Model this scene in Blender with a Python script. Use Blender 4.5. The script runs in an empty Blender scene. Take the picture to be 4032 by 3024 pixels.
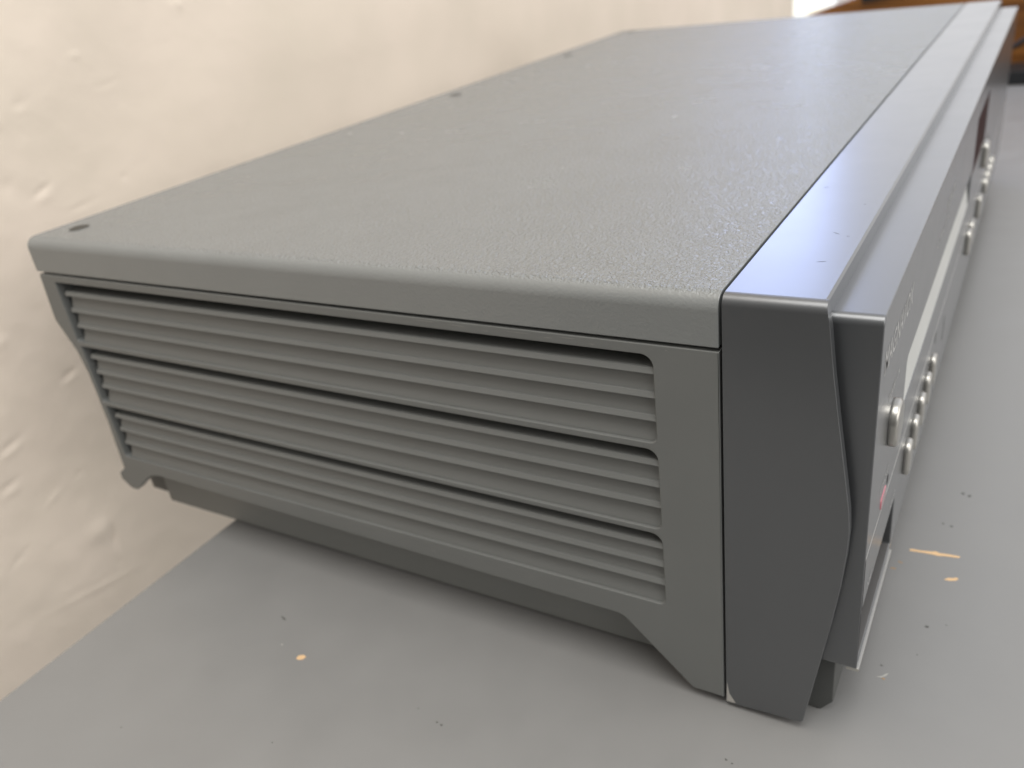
import bpy, bmesh, math, random
from mathutils import Vector, Matrix, noise

random.seed(4)
S = bpy.context.scene
COL = S.collection
MM = 0.001
TZ = 93.3                       # height of the player's top face over the desk, in mm


# ------------------------------------------------------------------ helpers
def P(x, y, z):
    """player millimetres (z = 0 on the lid) -> metres with the desk top at z = 0"""
    return (x * MM, y * MM, (z + TZ) * MM)


def link(name, me, mat=None, parent=None, smooth=True):
    o = bpy.data.objects.new(name, me)
    COL.objects.link(o)
    if mat:
        me.materials.append(mat)
    if parent:
        o.parent = parent
        o.matrix_parent_inverse = parent.matrix_basis.inverted()
    if smooth:
        for p in me.polygons:
            p.use_smooth = True
        try:
            me.set_sharp_from_angle(angle=math.radians(32))
        except Exception:
            pass
        if len(me.vertices) < 60000:                 # flat faces stay flat beside their rounded edges
            wn = o.modifiers.new('weighted normals', 'WEIGHTED_NORMAL')
            wn.keep_sharp = True
            wn.weight = 90
    return o


def empty(name, loc):
    o = bpy.data.objects.new(name, None)
    o.empty_display_size = 0.02
    o.location = loc
    COL.objects.link(o)
    return o


def tag(o, label=None, cat=None, group=None, kind=None):
    for k, v in (('label', label), ('category', cat), ('group', group), ('kind', kind)):
        if v:
            o[k] = v
    return o


def finish(bm, name):
    bmesh.ops.recalc_face_normals(bm, faces=bm.faces)
    me = bpy.data.meshes.new(name)
    bm.to_mesh(me)
    bm.free()
    return me


def extrude(name, pts, a0, a1, mapf, bevel=0.0, seg=2, edges=None, mat=None, parent=None):
    """closed 2-D outline (u, v) extruded along the third axis from a0 to a1; mapf(u, v, a) -> metres"""
    bm = bmesh.new()
    lo = [bm.verts.new(mapf(u, v, a0)) for u, v in pts]
    hi = [bm.verts.new(mapf(u, v, a1)) for u, v in pts]
    n = len(pts)
    bm.faces.new(lo)
    bm.faces.new(hi[::-1])
    for i in range(n):
        bm.faces.new((lo[i], lo[(i + 1) % n], hi[(i + 1) % n], hi[i]))
    bmesh.ops.recalc_face_normals(bm, faces=bm.faces)
    if edges:
        for test, width, sg in edges:
            es = [e for e in bm.edges if test(*[v.co for v in e.verts])]
            bmesh.ops.bevel(bm, geom=es, offset=width * MM, segments=sg, profile=0.5, affect='EDGES',
                            clamp_overlap=True)
    if bevel:
        es = [e for e in bm.edges if len(e.link_faces) == 2 and e.calc_face_angle(0) > math.radians(35)]
        bmesh.ops.bevel(bm, geom=es, offset=bevel * MM, segments=seg, profile=0.5, affect='EDGES', clamp_overlap=True)
    return link(name, finish(bm, name), mat, parent)


def XZ(u, v, a): return P(u, a, v)          # outline in x-z, extruded along y
def YZ(u, v, a): return P(a, u, v)          # outline in y-z, extruded along x
def XY(u, v, a): return P(u, v, a)          # outline in x-y, extruded along z


def rrect(u0, v0, u1, v1, r, n=6):
    """rounded rectangle; r = one radius or (lower-left, lower-right, upper-right, upper-left)"""
    if not isinstance(r, (tuple, list)):
        r = (r,) * 4
    out = []
    cs = [(u0, v0, 1, 1, 180), (u1, v0, -1, 1, 270), (u1, v1, -1, -1, 0), (u0, v1, 1, -1, 90)]
    for (cu, cv, sx, sy, a0), rr in zip(cs, r):
        if rr <= 0:
            out.append((cu, cv))
            continue
        for k in range(n + 1):
            a = math.radians(a0 + 90 * k / n)
            out.append((cu + sx * rr + rr * math.cos(a), cv + sy * rr + rr * math.sin(a)))
    return out


def rpoly(pts, r, n=5):
    """round the corners of a polygon; r is one radius or one per corner"""
    out = []
    m = len(pts)
    for i, p in enumerate(pts):
        rr = r[i] if isinstance(r, (list, tuple)) else r
        a, b, c = Vector(pts[i - 1]), Vector(p), Vector(pts[(i + 1) % m])
        if rr <= 0:
            out.append(tuple(b))
            continue
        d1, d2 = (a - b).normalized(), (c - b).normalized()
        ang = d1.angle(d2)
        t = min(rr / math.tan(ang / 2), (a - b).length * .45, (c - b).length * .45)
        for k in range(n + 1):
            s = k / n
            q = (b + d1 * t) * (1 - s) ** 2 + b * 2 * s * (1 - s) + (b + d2 * t) * s ** 2
            out.append(tuple(q))
    return out


def plate(name, outer, holes, a0, a1, mapf, bevel=0.2, mat=None, parent=None, flip=False):
    """flat plate with openings, slightly rounded edges: a filled 2-D curve turned into a mesh"""
    cu = bpy.data.curves.new(name, 'CURVE')
    cu.dimensions = '2D'
    cu.fill_mode = 'BOTH'
    cu.extrude = abs(a1 - a0) / 2 - bevel
    cu.bevel_depth = bevel
    cu.bevel_resolution = 2
    cu.offset = -bevel
    for loop in [outer] + holes:
        sp = cu.splines.new('POLY')
        sp.points.add(len(loop) - 1)
        for q, (u, v) in zip(sp.points, loop):
            q.co = (u, v, 0, 1)
        sp.use_cyclic_u = True
    tmp = bpy.data.objects.new(name, cu)
    COL.objects.link(tmp)
    dg = bpy.context.evaluated_depsgraph_get()
    me = bpy.data.meshes.new_from_object(tmp.evaluated_get(dg))
    bpy.data.objects.remove(tmp)
    bpy.data.curves.remove(cu)
    mid = (a0 + a1) / 2
    for v in me.vertices:
        v.co = mapf(v.co.x, v.co.y, mid + v.co.z)
    bm = bmesh.new()
    bm.from_mesh(me)
    bmesh.ops.remove_doubles(bm, verts=bm.verts, dist=1e-7)
    bmesh.ops.recalc_face_normals(bm, faces=bm.faces)
    bm.to_mesh(me)
    bm.free()
    me.name = name
    me.materials.clear()
    return link(name, me, mat, parent)


def box(name, a, b, bevel=0.3, mat=None, parent=None):
    return extrude(name, [(a[0], a[2]), (b[0], a[2]), (b[0], b[2]), (a[0], b[2])], a[1], b[1], XZ, bevel, 2,
                   None, mat, parent)


def lettering(name, text, y0, y1, z, height, x, mat, parent, bold=0.0, shear=0.0):
    """printed letters on the front face: read along +y, standing up along z"""
    cu = bpy.data.curves.new(name, 'FONT')
    cu.body = text
    cu.size = 1.0
    cu.shear = shear
    cu.offset = bold
    cu.extrude = 0.0
    cu.resolution_u = 3
    tmp = bpy.data.objects.new(name, cu)
    COL.objects.link(tmp)
    dg = bpy.context.evaluated_depsgraph_get()
    me = bpy.data.meshes.new_from_object(tmp.evaluated_get(dg))
    bpy.data.objects.remove(tmp)
    bpy.data.curves.remove(cu)
    xs = [v.co.x for v in me.vertices]
    ys = [v.co.y for v in me.vertices]
    w, h = max(xs) - min(xs), max(ys) - min(ys)
    for v in me.vertices:
        v.co = P(x, y0 + (v.co.x - min(xs)) / w * (y1 - y0), z + (v.co.y - min(ys)) / h * height)
    me.materials.clear()
    return link(name, me, mat, parent, smooth=False)


# ------------------------------------------------------------------ materials
def nodes(name):
    m = bpy.data.materials.new(name)
    m.use_nodes = True
    nt = m.node_tree
    return m, nt, nt.nodes['Principled BSDF']


def mk(name, col, rough=0.5, metal=0.0, spec=0.5, bump=None, mottle=0.06, coat=0.0, emit=None, coat_rough=.15, smear=.06):
    """procedural paint: slight mottling of colour and gloss, optional list of bump layers (size mm, height mm)"""
    m, nt, b = nodes(name)
    N = nt.nodes.new
    L = nt.links.new
    tc = N('ShaderNodeTexCoord')
    n1 = N('ShaderNodeTexNoise')
    n1.inputs['Scale'].default_value = 60
    n1.inputs['Detail'].default_value = 6
    L(tc.outputs['Object'], n1.inputs['Vector'])
    mx = N('ShaderNodeMix')
    mx.data_type = 'RGBA'
    mx.inputs['A'].default_value = [c * (1 - mottle) for c in col] + [1]
    mx.inputs['B'].default_value = [min(1, c * (1 + mottle)) for c in col] + [1]
    L(n1.outputs['Fac'], mx.inputs['Factor'])
    L(mx.outputs['Result'], b.inputs['Base Color'])
    mr = N('ShaderNodeMapRange')
    mr.inputs['To Min'].default_value = max(0.02, rough - smear)
    mr.inputs['To Max'].default_value = rough + smear
    L(n1.outputs['Fac'], mr.inputs['Value'])
    L(mr.outputs['Result'], b.inputs['Roughness'])
    b.inputs['Metallic'].default_value = metal
    b.inputs['Specular IOR Level'].default_value = spec
    if coat:
        b.inputs['Coat Weight'].default_value = coat
        b.inputs['Coat Roughness'].default_value = coat_rough
    if emit:
        b.inputs['Emission Color'].default_value = list(emit[0]) + [1]
        b.inputs['Emission Strength'].default_value = emit[1]
    last = None
    for size, height in (bump or []):
        nn = N('ShaderNodeTexNoise')
        nn.inputs['Scale'].default_value = 1000.0 / size
        nn.inputs['Detail'].default_value = 2
        L(tc.outputs['Object'], nn.inputs['Vector'])
        bp = N('ShaderNodeBump')
        bp.inputs['Distance'].default_value = height * MM
        bp.inputs['Strength'].default_value = 1.0
        L(nn.outputs['Fac'], bp.inputs['Height'])
        if last:
            L(last.outputs['Normal'], bp.inputs['Normal'])
        last = bp
    if last:
        L(last.outputs['Normal'], b.inputs['Normal'])
    return m


def lid_material():
    m = mk('grained_grey_lid_paint', (.226, .238, .237), .25, spec=.55)
    nt = m.node_tree
    N, L = nt.nodes.new, nt.links.new
    b = nt.nodes['Principled BSDF']
    tc = N('ShaderNodeTexCoord')
    vo = N('ShaderNodeTexNoise')
    vo.inputs['Scale'].default_value = 1550
    vo.inputs['Detail'].default_value = 1.5
    vo.inputs['Distortion'].default_value = 0.6
    L(tc.outputs['Object'], vo.inputs['Vector'])
    ramp = N('ShaderNodeMapRange')
    ramp.inputs['From Min'].default_value = .35
    ramp.inputs['From Max'].default_value = .68
    L(vo.outputs['Fac'], ramp.inputs['Value'])
    sep = N('ShaderNodeSeparateXYZ')
    L(tc.outputs['Normal'], sep.inputs['Vector'])
    up = N('ShaderNodeMapRange')                     # the grain is on the flat top, the folded sides are smoother
    up.inputs['From Min'].default_value = .8
    up.inputs['From Max'].default_value = .98
    up.inputs['To Min'].default_value = .1
    up.inputs['To Max'].default_value = 1
    L(sep.outputs['Z'], up.inputs['Value'])
    bp = N('ShaderNodeBump')
    bp.inputs['Distance'].default_value = .30 * MM
    L(up.outputs['Result'], bp.inputs['Strength'])
    L(ramp.outputs['Result'], bp.inputs['Height'])
    L(bp.outputs['Normal'], b.inputs['Normal'])
    return m


def wood_material():
    m, nt, b = nodes('orange_varnished_wood')
    N, L = nt.nodes.new, nt.links.new
    tc = N('ShaderNodeTexCoord')
    mp = N('ShaderNodeMapping')
    mp.inputs['Scale'].default_value = (3, 3, 30)
    L(tc.outputs['Object'], mp.inputs['Vector'])
    n = N('ShaderNodeTexNoise')
    n.inputs['Scale'].default_value = 2.2
    n.inputs['Detail'].default_value = 8
    n.inputs['Distortion'].default_value = 1.2
    L(mp.outputs['Vector'], n.inputs['Vector'])
    r = N('ShaderNodeValToRGB')
    r.color_ramp.elements[0].position = .3
    r.color_ramp.elements[0].color = (.08, .027, .006, 1)
    r.color_ramp.elements[1].position = .7
    r.color_ramp.elements[1].color = (.29, .12, .025, 1)
    L(n.outputs['Fac'], r.inputs['Fac'])
    L(r.outputs['Color'], b.inputs['Base Color'])
    b.inputs['Roughness'].default_value = .35
    return m


def wall_material():
    m, nt, b = nodes('cream_emulsion_on_old_plaster')
    N, L = nt.nodes.new, nt.links.new
    tc = N('ShaderNodeTexCoord')
    n = N('ShaderNodeTexNoise')
    n.inputs['Scale'].default_value = 14
    n.inputs['Detail'].default_value = 5
    L(tc.outputs['Object'], n.inputs['Vector'])
    r = N('ShaderNodeValToRGB')
    r.color_ramp.elements[0].position = .3
    r.color_ramp.elements[0].color = (.80, .71, .60, 1)
    r.color_ramp.elements[1].position = .7
    r.color_ramp.elements[1].color = (.88, .77, .665, 1)
    L(n.outputs['Fac'], r.inputs['Fac'])
    L(r.outputs['Color'], b.inputs['Base Color'])
    b.inputs['Roughness'].default_value = .6
    b.inputs['Specular IOR Level'].default_value = .3
    last = None
    for sc, det, hgt in ((55, 3, .3), (230, 4, .08)):
        nn = N('ShaderNodeTexNoise')
        nn.inputs['Scale'].default_value = sc
        nn.inputs['Detail'].default_value = det
        nn.inputs['Distortion'].default_value = .4
        L(tc.outputs['Object'], nn.inputs['Vector'])
        bp = N('ShaderNodeBump')
        bp.inputs['Distance'].default_value = hgt * MM
        L(nn.outputs['Fac'], bp.inputs['Height'])
        if last:
            L(last.outputs['Normal'], bp.inputs['Normal'])
        last = bp
    L(last.outputs['Normal'], b.inputs['Normal'])
    return m


def glass_pane_material(name, c0, c1, st):
    m = bpy.data.materials.new(name)
    m.use_nodes = True
    nt = m.node_tree
    nt.nodes.clear()
    N, L = nt.nodes.new, nt.links.new
    out = N('ShaderNodeOutputMaterial')
    em = N('ShaderNodeEmission')
    em.inputs['Strength'].default_value = st
    tc = N('ShaderNodeTexCoord')
    n = N('ShaderNodeTexNoise')
    n.inputs['Scale'].default_value = 9
    n.inputs['Detail'].default_value = 3
    L(tc.outputs['Object'], n.inputs['Vector'])
    r = N('ShaderNodeValToRGB')
    r.color_ramp.elements[0].position = .35
    r.color_ramp.elements[0].color = c0 + (1,)
    r.color_ramp.elements[1].position = .66
    r.color_ramp.elements[1].color = c1 + (1,)
    L(n.outputs['Fac'], r.inputs['Fac'])
    L(r.outputs['Color'], em.inputs['Color'])
    L(em.outputs['Emission'], out.inputs['Surface'])
    return m


M_LID = lid_material()
M_BODY = mk('matt_grey_case_plastic', (.163, .170, .166), .5, bump=[(.5, .012)])
M_PAN = mk('grey_base_pan_paint', (.17, .177, .172), .5, bump=[(.5, .012)])
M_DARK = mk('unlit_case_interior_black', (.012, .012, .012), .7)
M_SILVER = mk('silver_grey_metallic_plastic', (.12, .126, .133), .34, metal=.6, spec=.6, coat=1.0, coat_rough=.24, bump=[(.12, .0004)], mottle=.04)
M_FACE = mk('grey_metallic_front_plate', (.165, .162, .16), .30, metal=.3, spec=.6, coat=.4, bump=[(.12, .0004)], mottle=.04)
M_TRAY = mk('pale_grey_tray_plastic', (.62, .63, .61), .35, metal=.1)
M_BTN = mk('bright_silver_button_plastic', (.50, .49, .46), .30, metal=.85)
M_PRINT = mk('light_grey_printing', (.46, .46, .455), .5)
M_DISP = mk('dark_red_display_glass', (.028, .007, .006), .65, spec=.12)
M_RED = mk('pink_red_lens_plastic', (.55, .16, .20), .15, coat=1.0)
M_BLACK = mk('black_plastic', (.012, .014, .016), .4)
M_SCREW = mk('dull_dark_screw_steel', (.055, .055, .05), .5, metal=.4)
M_RUBBER = mk('dark_grey_rubber_foot', (.085, .088, .085), .6)
M_DESK = mk('satin_grey_desk_paint', (.236, .236, .234), .36, spec=.45, bump=[(2.6, .012), (.5, .004)], mottle=.07, smear=.14)
M_CHIP = mk('bare_tan_wood_chip', (.74, .50, .28), .7, mottle=.15)
M_CHIP2 = mk('stained_wood_chip', (.40, .25, .12), .7, mottle=.15)
M_SPECK = mk('black_grit', (.085, .085, .08), .7)
M_PALE = mk('pale_scuff', (.42, .41, .385), .5)
M_RUB = mk('rubbed_grey_paint', (.25, .25, .235), .55, mottle=.2)
M_WALL = wall_material()
M_WOOD = wood_material()
M_PANE = glass_pane_material('daylight_through_window', (.72, .82, 1.0), (1.0, .93, .70), 1.5)
M_SKY = glass_pane_material('blue_sky_through_window', (.46, .58, 1.0), (.64, .72, 1.0), 4.4)
M_FRAME = mk('white_window_gloss', (.78, .78, .76), .35)

# ------------------------------------------------------------------ the player
W = 420.0
D = 197.0
player = empty('disc_player', P(-90, 210, -TZ))
tag(player, 'silver grey disc player with louvred side standing on the grey desk', 'disc player')


def is_y(a, b): return abs(a.x - b.x) < 1e-6 and abs(a.z - b.z) < 1e-6
def is_x(a, b): return abs(a.y - b.y) < 1e-6 and abs(a.z - b.z) < 1e-6


# lid: outline in y-z with folded-over sides, slightly rounded at both ends
lid_out = rrect(0, -9.6, W, 0, (0.25, 0.25, 3.1, 3.1), 9)
lid = extrude('top_cover', lid_out, -D, -0.35, YZ, 0, 2,
              [(lambda a, b: abs(a.x + D * MM) < 1e-6 and abs(b.x + D * MM) < 1e-6, 1.3, 4),
               (lambda a, b: abs(a.x + .35 * MM) < 1e-6 and abs(b.x + .35 * MM) < 1e-6, .35, 2)], M_LID, player)


def disc(name, c, r, h, axis, mat, parent, bev=.2, n=24):
    pts = [(r * math.cos(2 * math.pi * k / n), r * math.sin(2 * math.pi * k / n)) for k in range(n)]
    if axis == 'z':
        f = lambda u, v, a: P(c[0] + u, c[1] + v, c[2] + a)
    else:
        f = lambda u, v, a: P(c[0] + a, c[1] + u, c[2] + v)
    return extrude(name, pts, 0, h, f, bev, 2, None, mat, parent)


for sx, sy in ((-187.5, 11.0), (-185.8, 107.0), (-185.8, 203.0), (-185.8, 316.0), (-187.5, 409.0)):
    if sy == 107.0:
        continue
    disc('screw', (sx, sy, -.6), 2.8, .72, 'z', M_SCREW, lid, .08)


# side panels with three louvred openings
def side_panel(y0, y1):
    sgn = 1 if y1 > y0 else -1
    out = [(-196.4, -10.3), (-0.3, -10.3), (-0.3, -91.2), (-7.0, -91.2), (-22.4, -75.8), (-176.0, -74.2),
           (-179.9, -75.3), (-189.6, -82.6), (-192.6, -82.4), (-195.8, -79.6), (-195.6, -77.2), (-192.2, -75.0),
           (-191.2, -58), (-191.3, -41.7), (-192.8, -33.8), (-197.6, -24.6)]
    rad = [.6, .1, .1, 1.5, 3.5, 2, 2, 1.2, 1.2, 1.2, .8, 1.5, 4, 6, 5, 4]
    out = rpoly(out, rad)
    holes = []
    groups = [(-12.4, -30.7, (-15.15, -20.1, -24.95), -190.2), (-32.2, -50.6, (-34.7, -39.6, -44.4), -189.6),
              (-51.9, -69.9, (-54.4, -59.0, -63.7), -188.9)]
    for zt, zb, _, xl in groups:
        # outline is in x-z; radii: lower-left, lower-right, upper-right, upper-left
        holes.append(rrect(xl, zb, -12.3, zt, (.8, 1.5, 2.4, .3), 6))
    pan = plate('side_panel', out, holes, y0, y1, XZ, .22, M_BODY, player)
    if y1 > y0:                                           # rubbed paint along the top edge of the near panel
        for sx, sz, ln in ((-62, -10.9, 3.0), (-54, -11.05, 2.2), (-47, -11.5, .8), (-40, -11.0, 3.4), (-33, -11.35, 1.0), (-29, -10.95, 2.0),
                           (-9.7, -11.1, .25), (-24, -11.6, .6), (-72, -73.0, .7)):
            q = [(sx - ln, sz), (sx - ln * .2, sz + .07), (sx + ln * .7, sz + .05), (sx + ln, sz - .02), (sx + ln * .3, sz - .06)]
            extrude('scuff', q, y0 - .015, y0 + .05, XZ, 0, 2, None, M_RUB, pan)
    for zt, zb, slats, xl in groups:
        bm = bmesh.new()
        d = lambda y: y0 + sgn * y

        def strip(prof, x0, x1):
            lo = [bm.verts.new(P(x0, d(y), z)) for y, z in prof]
            hi = [bm.verts.new(P(x1, d(y), z)) for y, z in prof]
            for i in range(len(prof)):
                j = (i + 1) % len(prof)
                bm.faces.new((lo[i], lo[j], hi[j], hi[i]))
            bm.faces.new(lo)
            bm.faces.new(hi[::-1])
        ends = list(slats[1:]) + [zb - .05]
        for i, zs in enumerate(slats):
            zn = ends[i]
            last = i == 2
            # rounded nose, flat face, undercut, then a blade sloping back out to the next nose
            prof = [(1.2, zs + .05), (.75, zs), (.6, zs - .08), (.22, zs - 1.04), (.26, zs - 1.16), (.45, zs - 1.22),
                    (1.95, zs - 1.26), (2.0, zs - 1.7)]
            if not last:
                prof += [(1.05, zn + .1), (1.05, zn + .04), (5.2, zn + .04), (5.2, zs + .05)]
            else:
                prof += [(.75, zn + .4), (.75, zn + .05), (5.2, zn + .05), (5.2, zs + .05)]
            strip(prof, xl + 2.4, -12.1)
        bmesh.ops.recalc_face_normals(bm, faces=bm.faces)
        g = link('vent_louvre', finish(bm, 'vent_louvre'), M_BODY, pan)
    return pan


side_panel(0.0, 2.4)
side_panel(W, W - 2.4)

box('rear_panel', (-193.0, 2.6, -72), (-190.9, W - 2.6, -10.2), .2, M_BODY, player)
box('foot', (-196, 8.8, -89), (-187.7, 60, -82), .6, M_RUBBER, player)
# inner chassis (dark behind the louvres) and the painted base pan below it
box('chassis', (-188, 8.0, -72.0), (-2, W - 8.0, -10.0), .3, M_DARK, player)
box('base_pan', (-187.5, 8.2, -91.7), (-2, W - 8.2, -72.1), .5, M_PAN, player)

# front bezel: a body between two end wings whose front edge swells and tapers
wing = [(0.25, 0), (16.5, 0), (17.3, -4), (18.2, -12), (19.3, -20), (20.9, -31), (21.8, -37.5), (22.1, -42), (21.9, -47),
        (21.2, -55), (19.9, -65), (18.3, -75), (15.9, -90.6), (15.5, -91.2), (0.9, -92.2), (0.25, -92.0)]
bez = empty('front_bezel', P(8, 210, -92))
bez.parent = player
bez.matrix_parent_inverse = player.matrix_basis.inverted()


def top_near(a, b):
    return (abs(a.z - TZ * MM) < 1e-6 and abs(b.z - TZ * MM) < 1e-6 and
            ((abs(a.y) < 1e-6 and abs(b.y) < 1e-6) or (abs(a.y - W * MM) < 1e-6 and abs(b.y - W * MM) < 1e-6)))


for a0, a1 in ((0, 2.0), (W - 2.0, W)):
    extrude('end_wing', wing, a0, a1, XZ, 0, 2,
            [(top_near, 2.1, 6),
             (lambda a, b: (abs(a.y - b.y) < 1e-6 and min(abs(a.y), abs(a.y - W * MM)) < 1e-6 and a.x > .014 and b.x > .014
                            and max(a.z, b.z) < .0905), .45, 3)], M_SILVER, bez)
body = [(0.25, 0), (16.1, 0), (16.5, -.4), (16.5, -78), (15.6, -91), (0.25, -91.8)]
extrude('bezel_bar', body, 2.0, W - 2.0, XZ, 0, 2, None, M_SILVER, bez)
extrude('paint_chip', [(0.3, -91.9), (2.2, -91.8), (.9, -89.5), (.4, -86.5)], -.03, .02, XZ, 0, 2, None, M_PALE, bez)
for nx, ny, nz, ln, an in ((11.3, 33.5, 0, .7, -.6), (13.6, 32.1, 0, .25, 0), (11.9, 18.2, 0, .8, .3), (3.2, 63.7, 0, .6, .4),
                           (13.0, 52.0, 0, .3, 1)):
    nick = [(nx + c * ln * math.cos(an) - d * .12 * math.sin(an), ny + c * ln * math.sin(an) + d * .12 * math.cos(an))
            for c, d in ((-1, -.4), (.1, -1), (1, -.2), (.5, 1), (-.4, .8))]
    extrude('nick', nick, nz - .05, nz + .015, XY, 0, 2, None, M_SCREW, bez)
for fy in (6.5, W - 19.0):
    extrude('foot', rpoly([(12, -76), (20.3, -76), (20.3, -90.2), (18.0, -93.25), (12, -93.25)], [0, 0, .6, .6, 0]),
            fy, fy + 12.5, XZ, .4, 2, None, M_RUBBER, player)
for fx, fy in ((-172, 30), (-172, W - 30), (-30, 30), (-30, W - 30)):
    disc('foot', (fx, fy, -93.25), 8, 1.4, 'z', M_RUBBER, player, .3)

# front plate with the tray opening and the recess for the sockets
FX = 24.5
face_out = rrect(4.2, -77.4, W - 4.2, -3.35, (.9, .9, 1.7, 1.7), 6)
holes = [rrect(41.8, -40.0, 185.2, -28.1, (.5, .5, .5, 1.6), 4), rrect(4.6, -75.7, 43.3, -62.6, .8, 4), rrect(185.9, -30.5, 238, -12.0, .5, 4)]
face = plate('front_plate', face_out, holes, 16.2, FX, YZ, .28, M_SILVER, player)
# tray front: hollow upper half, lower half sloping out to a lip
tray = extrude('disc_tray', [(22.7, -28.2), (22.9, -28.6), (24.35, -39.4), (24.3, -39.7), (17, -39.7), (17, -28.2)], 42.2, 184.8, XZ, 0, 2, None, M_TRAY, face)
disp = extrude('display_window', rrect(186.2, -30.2, 237.7, -12.3, .4, 3), 17, 24.42, YZ, .05, 2, None, M_DISP, face)
box('socket_recess', (9.0, 5.0, -75.9), (12.0, 42.9, -62.4), .1, M_DARK, face)
# pale strip as painted light on the ledge between upper plate and lower flap, its dark end gap, and the lip under the recess
box('painted_ledge_light', (24.3, 4.8, -50.62), (24.56, 415.0, -50.3), .05, M_BTN, face)
box('flap_gap', (24.3, 4.5, -62.4), (24.53, 4.95, -51.0), .02, M_DARK, face)
box('recess_lip', (10, 4.7, -76.0), (24.3, 43.2, -75.5), .12, M_FACE, face)
box('painted_edge_light', (22.5, 4.5, -78.0), (24.9, 43.5, -77.1), .2, M_BTN, face)  # bright strip paints the light caught by the edge under the recess


def button(name, yc, zc, ry, rz, h, rad, parent=face, mat=M_BTN):
    return extrude(name, rrect(yc - ry, zc - rz, yc + ry, zc + rz, rad, 8), FX - .3, FX + h, YZ, .7, 4, None, mat, parent)


button('power_button', 23.8, -32.6, 4.0, 4.6, 1.7, 3.6)
for k in range(5):
    button('control_button', 56.5 + 11.5 * k, -60.0, 2.8, 4.4, 1.4, 2.4)
for yc in (199.5, 210.0, 243.0):
    button('control_button', yc, -57.0, 3.6, 4.6, 1.6, 2.4)
for yc in (276, 288, 300, 312):
    button('round_button', yc, -58, 3.6, 3.6, 1.6, 3.5)
button('control_button', 239.5, -36.0, 4.4, 5.0, 1.9, 2.8)
for yc, zc, ry, rz in ((108.5, -53.5, .9, 1.6), (134.5, -62, .7, 4.0), (226, -62, 3.0, 2.2), (264, -60, 3, 2.2), (262, -36.5, 4, 2.6),
                       (222, -62, 3, 3)):
    extrude('slot', rrect(yc - ry, zc - rz, yc + ry, zc + rz, min(ry, rz) * .6, 4), FX - .2, FX + .04, YZ, 0, 2, None, M_DARK, face)
extrude('indicator_lens', rrect(18.6, -49.7, 24.6, -46.9, 1.0, 5), FX - .2, FX + .2, YZ, .25, 2, None, M_RED, face)
extrude('slot', rrect(25.6, -48.0, 27.2, -46.2, .4, 3), FX - .2, FX + .04, YZ, 0, 2, None, M_DARK, face)
XL = FX + .03
lettering('brand_lettering', 'MAGNAVOX', 8.4, 40.5, -15.6, 4.6, XL, M_PRINT, face, bold=.012)
lettering('printed_label', 'STANDBY / ON', 16.8, 29.8, -25.4, 1.7, XL, M_PRINT, face)
lettering('printed_label', 'REMOTE', 16.8, 26.0, -44.9, 1.5, XL, M_PRINT, face)
lettering('printed_label', 'PORT 1', 9.8, 15.6, -61.6, 1.5, XL, M_PRINT, face)
lettering('printed_label', 'PORT 2', 35.2, 42.0, -61.0, 1.5, XL, M_PRINT, face)
lettering('printed_label', 'INTERACTIVE', 98.0, 120.0, -15.6, 3.0, XL, M_PRINT, face)
lettering('printed_label', 'COMPACT DISC', 83.0, 109.0, -19.6, 1.6, XL, M_PRINT, face)

# ------------------------------------------------------------------ desk
desk = empty('desk', (0.17, 0.18, -0.72))
tag(desk, 'satin grey painted desk with chipped top under the disc player', 'desk')
DX0, DX1, DY0, DY1 = -159.8, 520, -150, 880


def flatbox(name, a, b, bevel, mat, parent):          # millimetres, z = 0 on the desk top
    return box(name, (a[0], a[1], a[2] - TZ), (b[0], b[1], b[2] - TZ), bevel, mat, parent)


top = flatbox('desktop', (DX0, DY0, -26), (DX1, DY1, 0), .6, M_DESK, desk)
for lx, ly in ((DX0 + 20, DY0 + 20), (DX1 - 70, DY0 + 20), (DX0 + 20, DY1 - 70), (DX1 - 70, DY1 - 70)):
    flatbox('leg', (lx, ly, -720), (lx + 50, ly + 50, -26.0), 1, M_DESK, desk)


def fleck(name, pts, mat, h=.05, jit=.0):
    pts = [(40.4 + (u - 40.4) * 1.0055, -124.6 + (v + 124.6) * 1.0055) for u, v in pts]
    o = extrude(name, [(u + random.uniform(-jit, jit), v + random.uniform(-jit, jit)) for u, v in pts], .0 - TZ - .05, h - TZ, XY, 0, 2,
                None, mat, top)
    return o


fleck('wood_chip', [(27.0, 64.7), (27.3, 64.2), (30.0, 64.5), (32.6, 64.6), (33.7, 64.5), (35.1, 65.0), (38.2, 65.4), (38.4, 66.1),
                    (36.0, 66.0), (33.8, 65.7), (33.0, 66.2), (32.1, 65.7), (29.6, 65.2), (27.5, 65.1)], M_CHIP)
fleck('wood_chip', [(35.8, 55.9), (36.6, 56.9), (37.5, 57.1), (38.4, 57.7), (38.8, 57.2), (38.2, 56.4), (36.9, 55.9)], M_CHIP)
fleck('wood_chip', [(-97.8, -28.0), (-97.8, -27), (-96.8, -26.4), (-95.8, -26.6), (-95.9, -27.6), (-97.0, -28.2)], M_CHIP)
fleck('wood_chip', [(23.9, 55.7), (24.1, 56.1), (25.2, 56.2), (25.1, 55.8)], M_CHIP2)
fleck('wood_chip', [(25.2, 58.9), (25.3, 59.2), (26.3, 58.9), (26.1, 58.6)], M_CHIP2)
fleck('wood_chip', [(27.7, 19.0), (28.0, 19.3), (28.5, 19.1), (28.2, 18.8)], M_CHIP2)
fleck('scuff', [(26.6, 19.0), (27.6, 19.2), (28.4, 20.0), (28.8, 20.9), (28.3, 20.6), (27.7, 19.7)], M_PALE)


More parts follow.
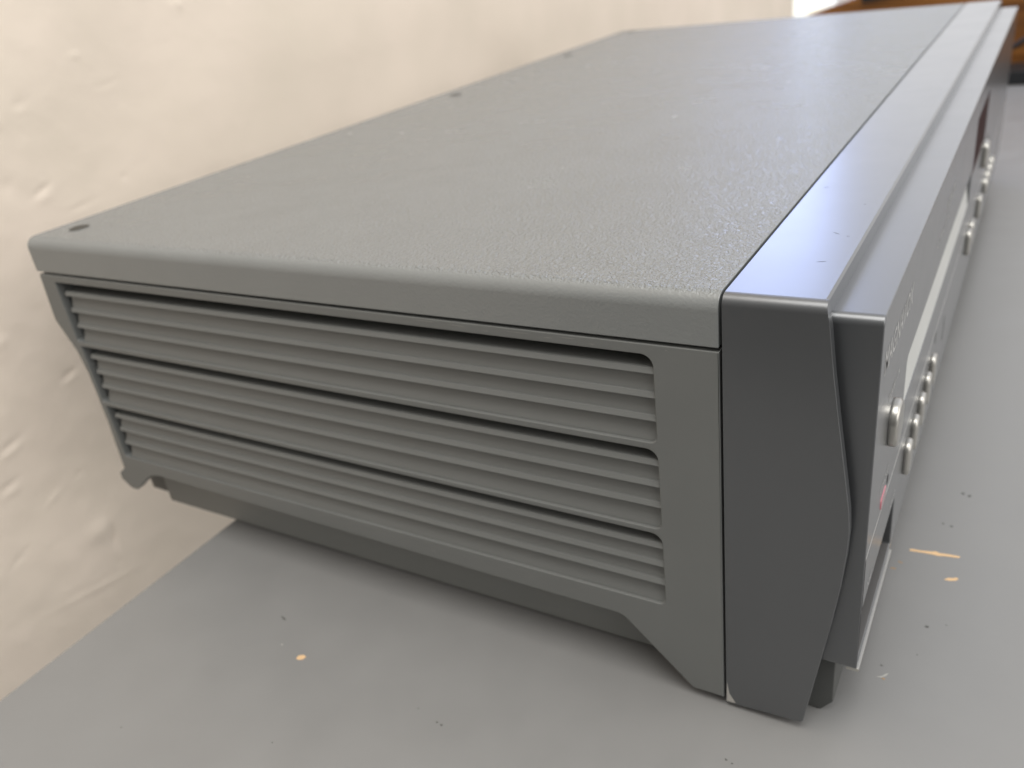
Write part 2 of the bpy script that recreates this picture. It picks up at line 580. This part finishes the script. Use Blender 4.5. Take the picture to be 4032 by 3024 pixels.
def grit(x, y, s, e=1.0, a=0.0, mat=M_SPECK):
    pts = []
    for k in range(7):
        t = 2 * math.pi * k / 7
        r = s * random.uniform(.7, 1.25)
        u, v = r * e * math.cos(t), r * math.sin(t)
        pts.append((x + u * math.cos(a) - v * math.sin(a), y + u * math.sin(a) + v * math.cos(a)))
    fleck('grit_speck', pts, mat, .06)


for x, y, s, e, a in ((-111, -18.6, .28, 4.0, -.25), (-54.4, -29.7, .2, 1.4, 0), (-53.1, -29.9, .22, 1.5, -.3), (-121.6, -61, .15, 1, 0),
                      (-85.1, -49.2, .14, 1, 0), (-60.4, -28.3, .12, 1.5, 0), (34.2, 38.2, .3, 1.6, .3), (37.9, 40.3, .14, 1, 0),
                      (33.4, 28.7, .14, 1, 0), (27.1, 22.7, .2, 1.6, 0), (35.3, 77.9, .3, 1.2, 0), (33.3, 78.5, .3, 1, 0),
                      (36.6, 94, .45, 1, 0), (38.2, 93.3, .35, 1.4, 1), (4.4, -13.6, .2, 1.7, -.3), (5.7, -14, .16, 1.3, 0),
                      (17.3, 6, .12, 1, 0)):
    grit(x, y, s, e, a)
grit(-104.6, -25.9, .25, 1, 0, M_PALE)

# ------------------------------------------------------------------ wall with old plaster scars
WX = -255.0
CY, CZ, KW = -124.6, 146.5, (255 + 40.4) / (225 + 40.4)
FEAT = [  # y, z (over desk), half width y, half width z, height, tilt
    (1.0, -15.9, 4.2, 3.6, 1.5, .2), (4.6, -20.5, 1.0, 4.6, -1.7, -.15), (3.0, -31, .8, 2.6, -.7, 0), (-10, -34.5, 15, .9, .55, -.16),
    (26.0, 99.2, 3.2, .8, -.9, .35), (26.2, 96.6, 3.0, 1.4, .5, .3), (11.6, 41.4, 2.6, .9, -.9, .3), (12, 39.4, 2.6, 1, .5, .3),
    (-14.6, 29.0, 3.6, .9, -1.0, .25), (-14.4, 26.6, 3.6, 1, .5, .2), (-19.7, 16.8, 3.0, .9, -1.0, .2), (-19.4, 14.2, 3, 1, .5, .2),
    (55.8, 95.3, .9, .9, -.6, 0), (37, 90.8, 6, .7, -.4, .1), (28.5, 124.8, 2.6, 1.3, -.5, .2), (16, 103.4, 2.4, 1.8, -.5, .3),
    (19, 121, 3, 2, .6, 0), (98, 145, 1.2, 1.2, .9, 0), (95, 147.5, 1.4, 1.2, -.7, 0), (119, 111, 1.2, .9, -.5, 0),
    (-4, 60, 2, 1.5, .6, .4), (20, 74, 2.5, 1.2, .4, .2), (-8, 5, 3, 1.0, .6, .5), (2, 8, 1.5, .8, -.6, 0), (-26, -8, 4, 1, -.6, .4),
    (-30, 45, 3, 1.4, -.8, .3), (-24, 62, 3, 1.2, .7, -.2), (60, 125, 5, .7, -.3, .1), (52, 135, 2, 1, .5, 0), (-38, 20, 2.5, 2, .8, 0),
]


FEAT = [(CY + (y - CY) * KW, CZ + (z - CZ) * KW, a * KW, b * KW, h * KW, t) for y, z, a, b, h, t in FEAT]


def grow(a, b, step):
    n = max(1, int(round((b - a) / step)))
    return [a + (b - a) * i / n for i in range(n + 1)]


NY0, NY1, NZ0, NZ1 = 660, 1108, 250, 1090                    # window opening, above what the photo shows
ys = grow(-420, -80, 20)[:-1] + grow(-80, 140, 1.0)[:-1] + grow(140, 660, 13)[:-1] + grow(660, 1108, 28)
zs = grow(-720, -120, 40)[:-1] + grow(-120, -80, 5)[:-1] + grow(-80, 170, 1.0)[:-1] + grow(170, 250, 20)[:-1] + grow(250, 1090, 35)[:-1] + grow(1090, 1300, 40)
verts = []
for y in ys:
    for z in zs:
        h = 1.6 * noise.noise(Vector((y * .018, z * .018, 3.1)))
        if -80 <= y <= 140 and -80 <= z <= 170:
            amp = .35 + .65 * max(0, min(1, (60 - y) / 90))
            h += amp * .3 * noise.noise(Vector((y * .12, z * .12, 7.7)))
            q = noise.noise(Vector((y * .34, z * .34, 1.2)))
            h += amp * .22 * max(0, abs(q) - .33)
            for fy, fz, wy, wz, fh, t in FEAT:
                dy, dz = y - fy, z - fz
                if abs(dy) < 4 * max(wy, wz) and abs(dz) < 4 * max(wy, wz):
                    u = dy * math.cos(t) + dz * math.sin(t)
                    v = -dy * math.sin(t) + dz * math.cos(t)
                    h += .42 * fh * math.exp(-(u / wy) ** 2 - (v / wz) ** 2)
        verts.append(((WX + h) * MM, y * MM, z * MM))
nz = len(zs)
faces = [(i * nz + j, (i + 1) * nz + j, (i + 1) * nz + j + 1, i * nz + j + 1)
         for i in range(len(ys) - 1) for j in range(nz - 1)
         if not (NY0 - 1 < ys[i] and ys[i + 1] < NY1 + 1 and NZ0 - 1 < zs[j] and zs[j + 1] < NZ1 + 1)]
me = bpy.data.meshes.new('wall')
me.from_pydata(verts, [], faces)
bm = bmesh.new()
bm.from_mesh(me)
rim = [e for e in bm.edges if e.is_boundary]                  # give the sheet a real thickness behind
ret = bmesh.ops.extrude_edge_only(bm, edges=rim)
for v in [g for g in ret['geom'] if isinstance(g, bmesh.types.BMVert)]:
    v.co.x = -.36
bmesh.ops.recalc_face_normals(bm, faces=bm.faces)
bm.to_mesh(me)
bm.free()
wall = link('wall', me, M_WALL)
tag(wall, 'cream painted wall with scarred old plaster behind the disc player', 'wall', kind='structure')

# ------------------------------------------------------------------ far end: window, wooden board, black box with its cable
win = empty('window', (-.16, 1.235, -.03))
tag(win, 'bright white framed window beyond the far end of the wall', 'window')
wy = 1235
pane = flatbox('pane', (-390, wy, 0), (-225, wy + 4, 190), 0, M_PANE, win)
flatbox('pane', (-390, wy, 206), (-225, wy + 4, 760), 0, M_SKY, win)
flatbox('frame', (-390, wy - 8, 190.5), (-225, wy + 12, 205.5), 1, M_FRAME, win)
for a, b in (((-420, wy - 20, -40), (-190, wy + 30, -0.5)), ((-420, wy - 12, 760.5), (-190, wy + 25, 800)),
             ((-420, wy - 12, 0), (-390.5, wy + 25, 760)), ((-224.5, wy - 12, 0), (-190, wy + 25, 760))):
    flatbox('frame', a, b, 2, M_FRAME, win)
flatbox('sill', (-460, wy - 70, -62), (-180, wy + 20, -41), 2, M_FRAME, win)

win2 = empty('window', (-.32, .86, .25))
tag(win2, 'tall side window set in the cream plaster wall', 'window')
flatbox('pane', (-335, NY0 - 5, NZ0 - 5), (-331, NY1 + 5, NZ1 + 5), 0, M_SKY, win2)
flatbox('frame', (-331, 852, NZ0 + 2), (-311, 868, NZ1 - 2), 2, M_FRAME, win2)

board = extrude('wooden_board', [(-164, 0.2 - TZ), (330, 0.2 - TZ), (330, 112 - TZ), (30, 112 - TZ), (-164, 58 - TZ)], 770, 790, XZ, 1.5, 2, None, M_WOOD)
extrude('rail', [(-112, 73 - TZ), (-2, 93 - TZ), (-2, 78 - TZ), (-112, 66 - TZ)], 766, 769.5, XZ, .5, 2, None, M_BLACK, board)
tag(board, 'orange brown varnished wooden board standing across the far end of the desk', 'board')
bb = rpoly([(4, .2 - TZ), (150, .2 - TZ), (150, 13 - TZ), (4, 11 - TZ)], 3)
blackbox = extrude('black_case', bb, 700, 745, XZ, 1.2, 2, None, M_BLACK)
tag(blackbox, 'low black plastic case on the desk in front of the wooden board', 'case')


def cable(name, pts, r, mat):
    cu = bpy.data.curves.new(name, 'CURVE')
    cu.dimensions = '3D'
    cu.bevel_depth = r * MM
    cu.bevel_resolution = 3
    sp = cu.splines.new('BEZIER')
    sp.bezier_points.add(len(pts) - 1)
    for bpt, q in zip(sp.bezier_points, pts):
        bpt.co = (q[0] * MM, q[1] * MM, q[2] * MM)
        bpt.handle_left_type = bpt.handle_right_type = 'AUTO'
    tmp = bpy.data.objects.new(name, cu)
    COL.objects.link(tmp)
    dg = bpy.context.evaluated_depsgraph_get()
    m2 = bpy.data.meshes.new_from_object(tmp.evaluated_get(dg))
    bpy.data.objects.remove(tmp)
    bpy.data.curves.remove(cu)
    m2.materials.clear()
    return link(name, m2, mat)


cb = cable('cable', [(-30, 752, 3), (-8, 752, 10), (12, 750, 21), (30, 750, 32), (60, 752, 38), (110, 755, 22), (150, 757, 3)], 2.4, M_BLACK)
tag(cb, 'thin black cable looping up between the black case and wooden board', 'cable')

# ------------------------------------------------------------------ light
w = bpy.data.worlds.new('World')
S.world = w
w.use_nodes = True
nt = w.node_tree
bg = nt.nodes['Background']
# a room: pale ceiling above, lit far half, darker half behind the photographer
tcw = nt.nodes.new('ShaderNodeTexCoord')
dot = nt.nodes.new('ShaderNodeVectorMath')
dot.operation = 'DOT_PRODUCT'
dot.inputs[1].default_value = Vector((.10, .80, .60)).normalized()
nt.links.new(tcw.outputs['Generated'], dot.inputs[0])
rw = nt.nodes.new('ShaderNodeMapRange')
rw.inputs['From Min'].default_value = -1
rw.inputs['From Max'].default_value = 1
nt.links.new(dot.outputs['Value'], rw.inputs['Value'])
cr = nt.nodes.new('ShaderNodeValToRGB')
E = cr.color_ramp.elements
E[0].position, E[0].color = 0.0, (.12, .12, .115, 1)
E[1].position, E[1].color = 1.0, (1.12, 1.14, 1.22, 1)
for pos, v in ((.22, .20), (.50, .58), (.80, .86), (.90, 1.0)):
    e = E.new(pos)
    e.color = (v, v * .985, v * .955, 1)
nt.links.new(rw.outputs['Result'], cr.inputs['Fac'])
nt.links.new(cr.outputs['Color'], bg.inputs['Color'])
bg.inputs['Strength'].default_value = 1.0


def lamp(name, loc, target, size, power, col, sy=None):
    l = bpy.data.lights.new(name, 'AREA')
    l.energy = power
    l.color = col
    l.size = size
    if sy:
        l.shape = 'RECTANGLE'
        l.size_y = sy
    o = bpy.data.objects.new(name, l)
    COL.objects.link(o)
    o.location = loc
    o.rotation_euler = (Vector(target) - Vector(loc)).to_track_quat('-Z', 'Y').to_euler()
    return o


lamp('ceiling_lamp', (.10, -.28, 1.75), (-.1, .1, 0), 1.1, 22, (1, .98, .945))
lamp('room_bounce_fill', (2.2, -.3, 1.3), (-.2, .1, 0), 3.0, 31, (1, .96, .915), 1.8)  # added soft fill for the lit room wall opposite, brightens the plaster

# ------------------------------------------------------------------ camera
R = [[0.8593677242532871, 0.49607338285232805, -0.12408994051563473],
     [0.13197014260411127, -0.44960129495704476, -0.8834265996866967],
     [-0.4940354197552811, 0.7428121393719922, -0.45183971674569207]]
C = (0.04040112149212491, -0.12462019523465928, 0.05322764918628335 + TZ * MM)
f = 3316.842346490315
cam = bpy.data.cameras.new('Camera')
co = bpy.data.objects.new('Camera', cam)
COL.objects.link(co)
co.matrix_world = Matrix(((R[0][0], -R[1][0], -R[2][0], C[0]), (R[0][1], -R[1][1], -R[2][1], C[1]),
                          (R[0][2], -R[1][2], -R[2][2], C[2]), (0, 0, 0, 1)))
cam.sensor_width = 36
cam.lens = f / 4032 * 36
cam.clip_start = .005
cam.clip_end = 50
cam.dof.use_dof = True
cam.dof.focus_distance = .140
cam.dof.aperture_fstop = cam.lens / 1.35
S.camera = co

S.view_settings.view_transform = 'Standard'
S.view_settings.look = 'None'
S.view_settings.exposure = 0
S.view_settings.gamma = 1
S.view_settings.use_curve_mapping = False
S.cycles.max_bounces = 8
S.cycles.use_denoising = True
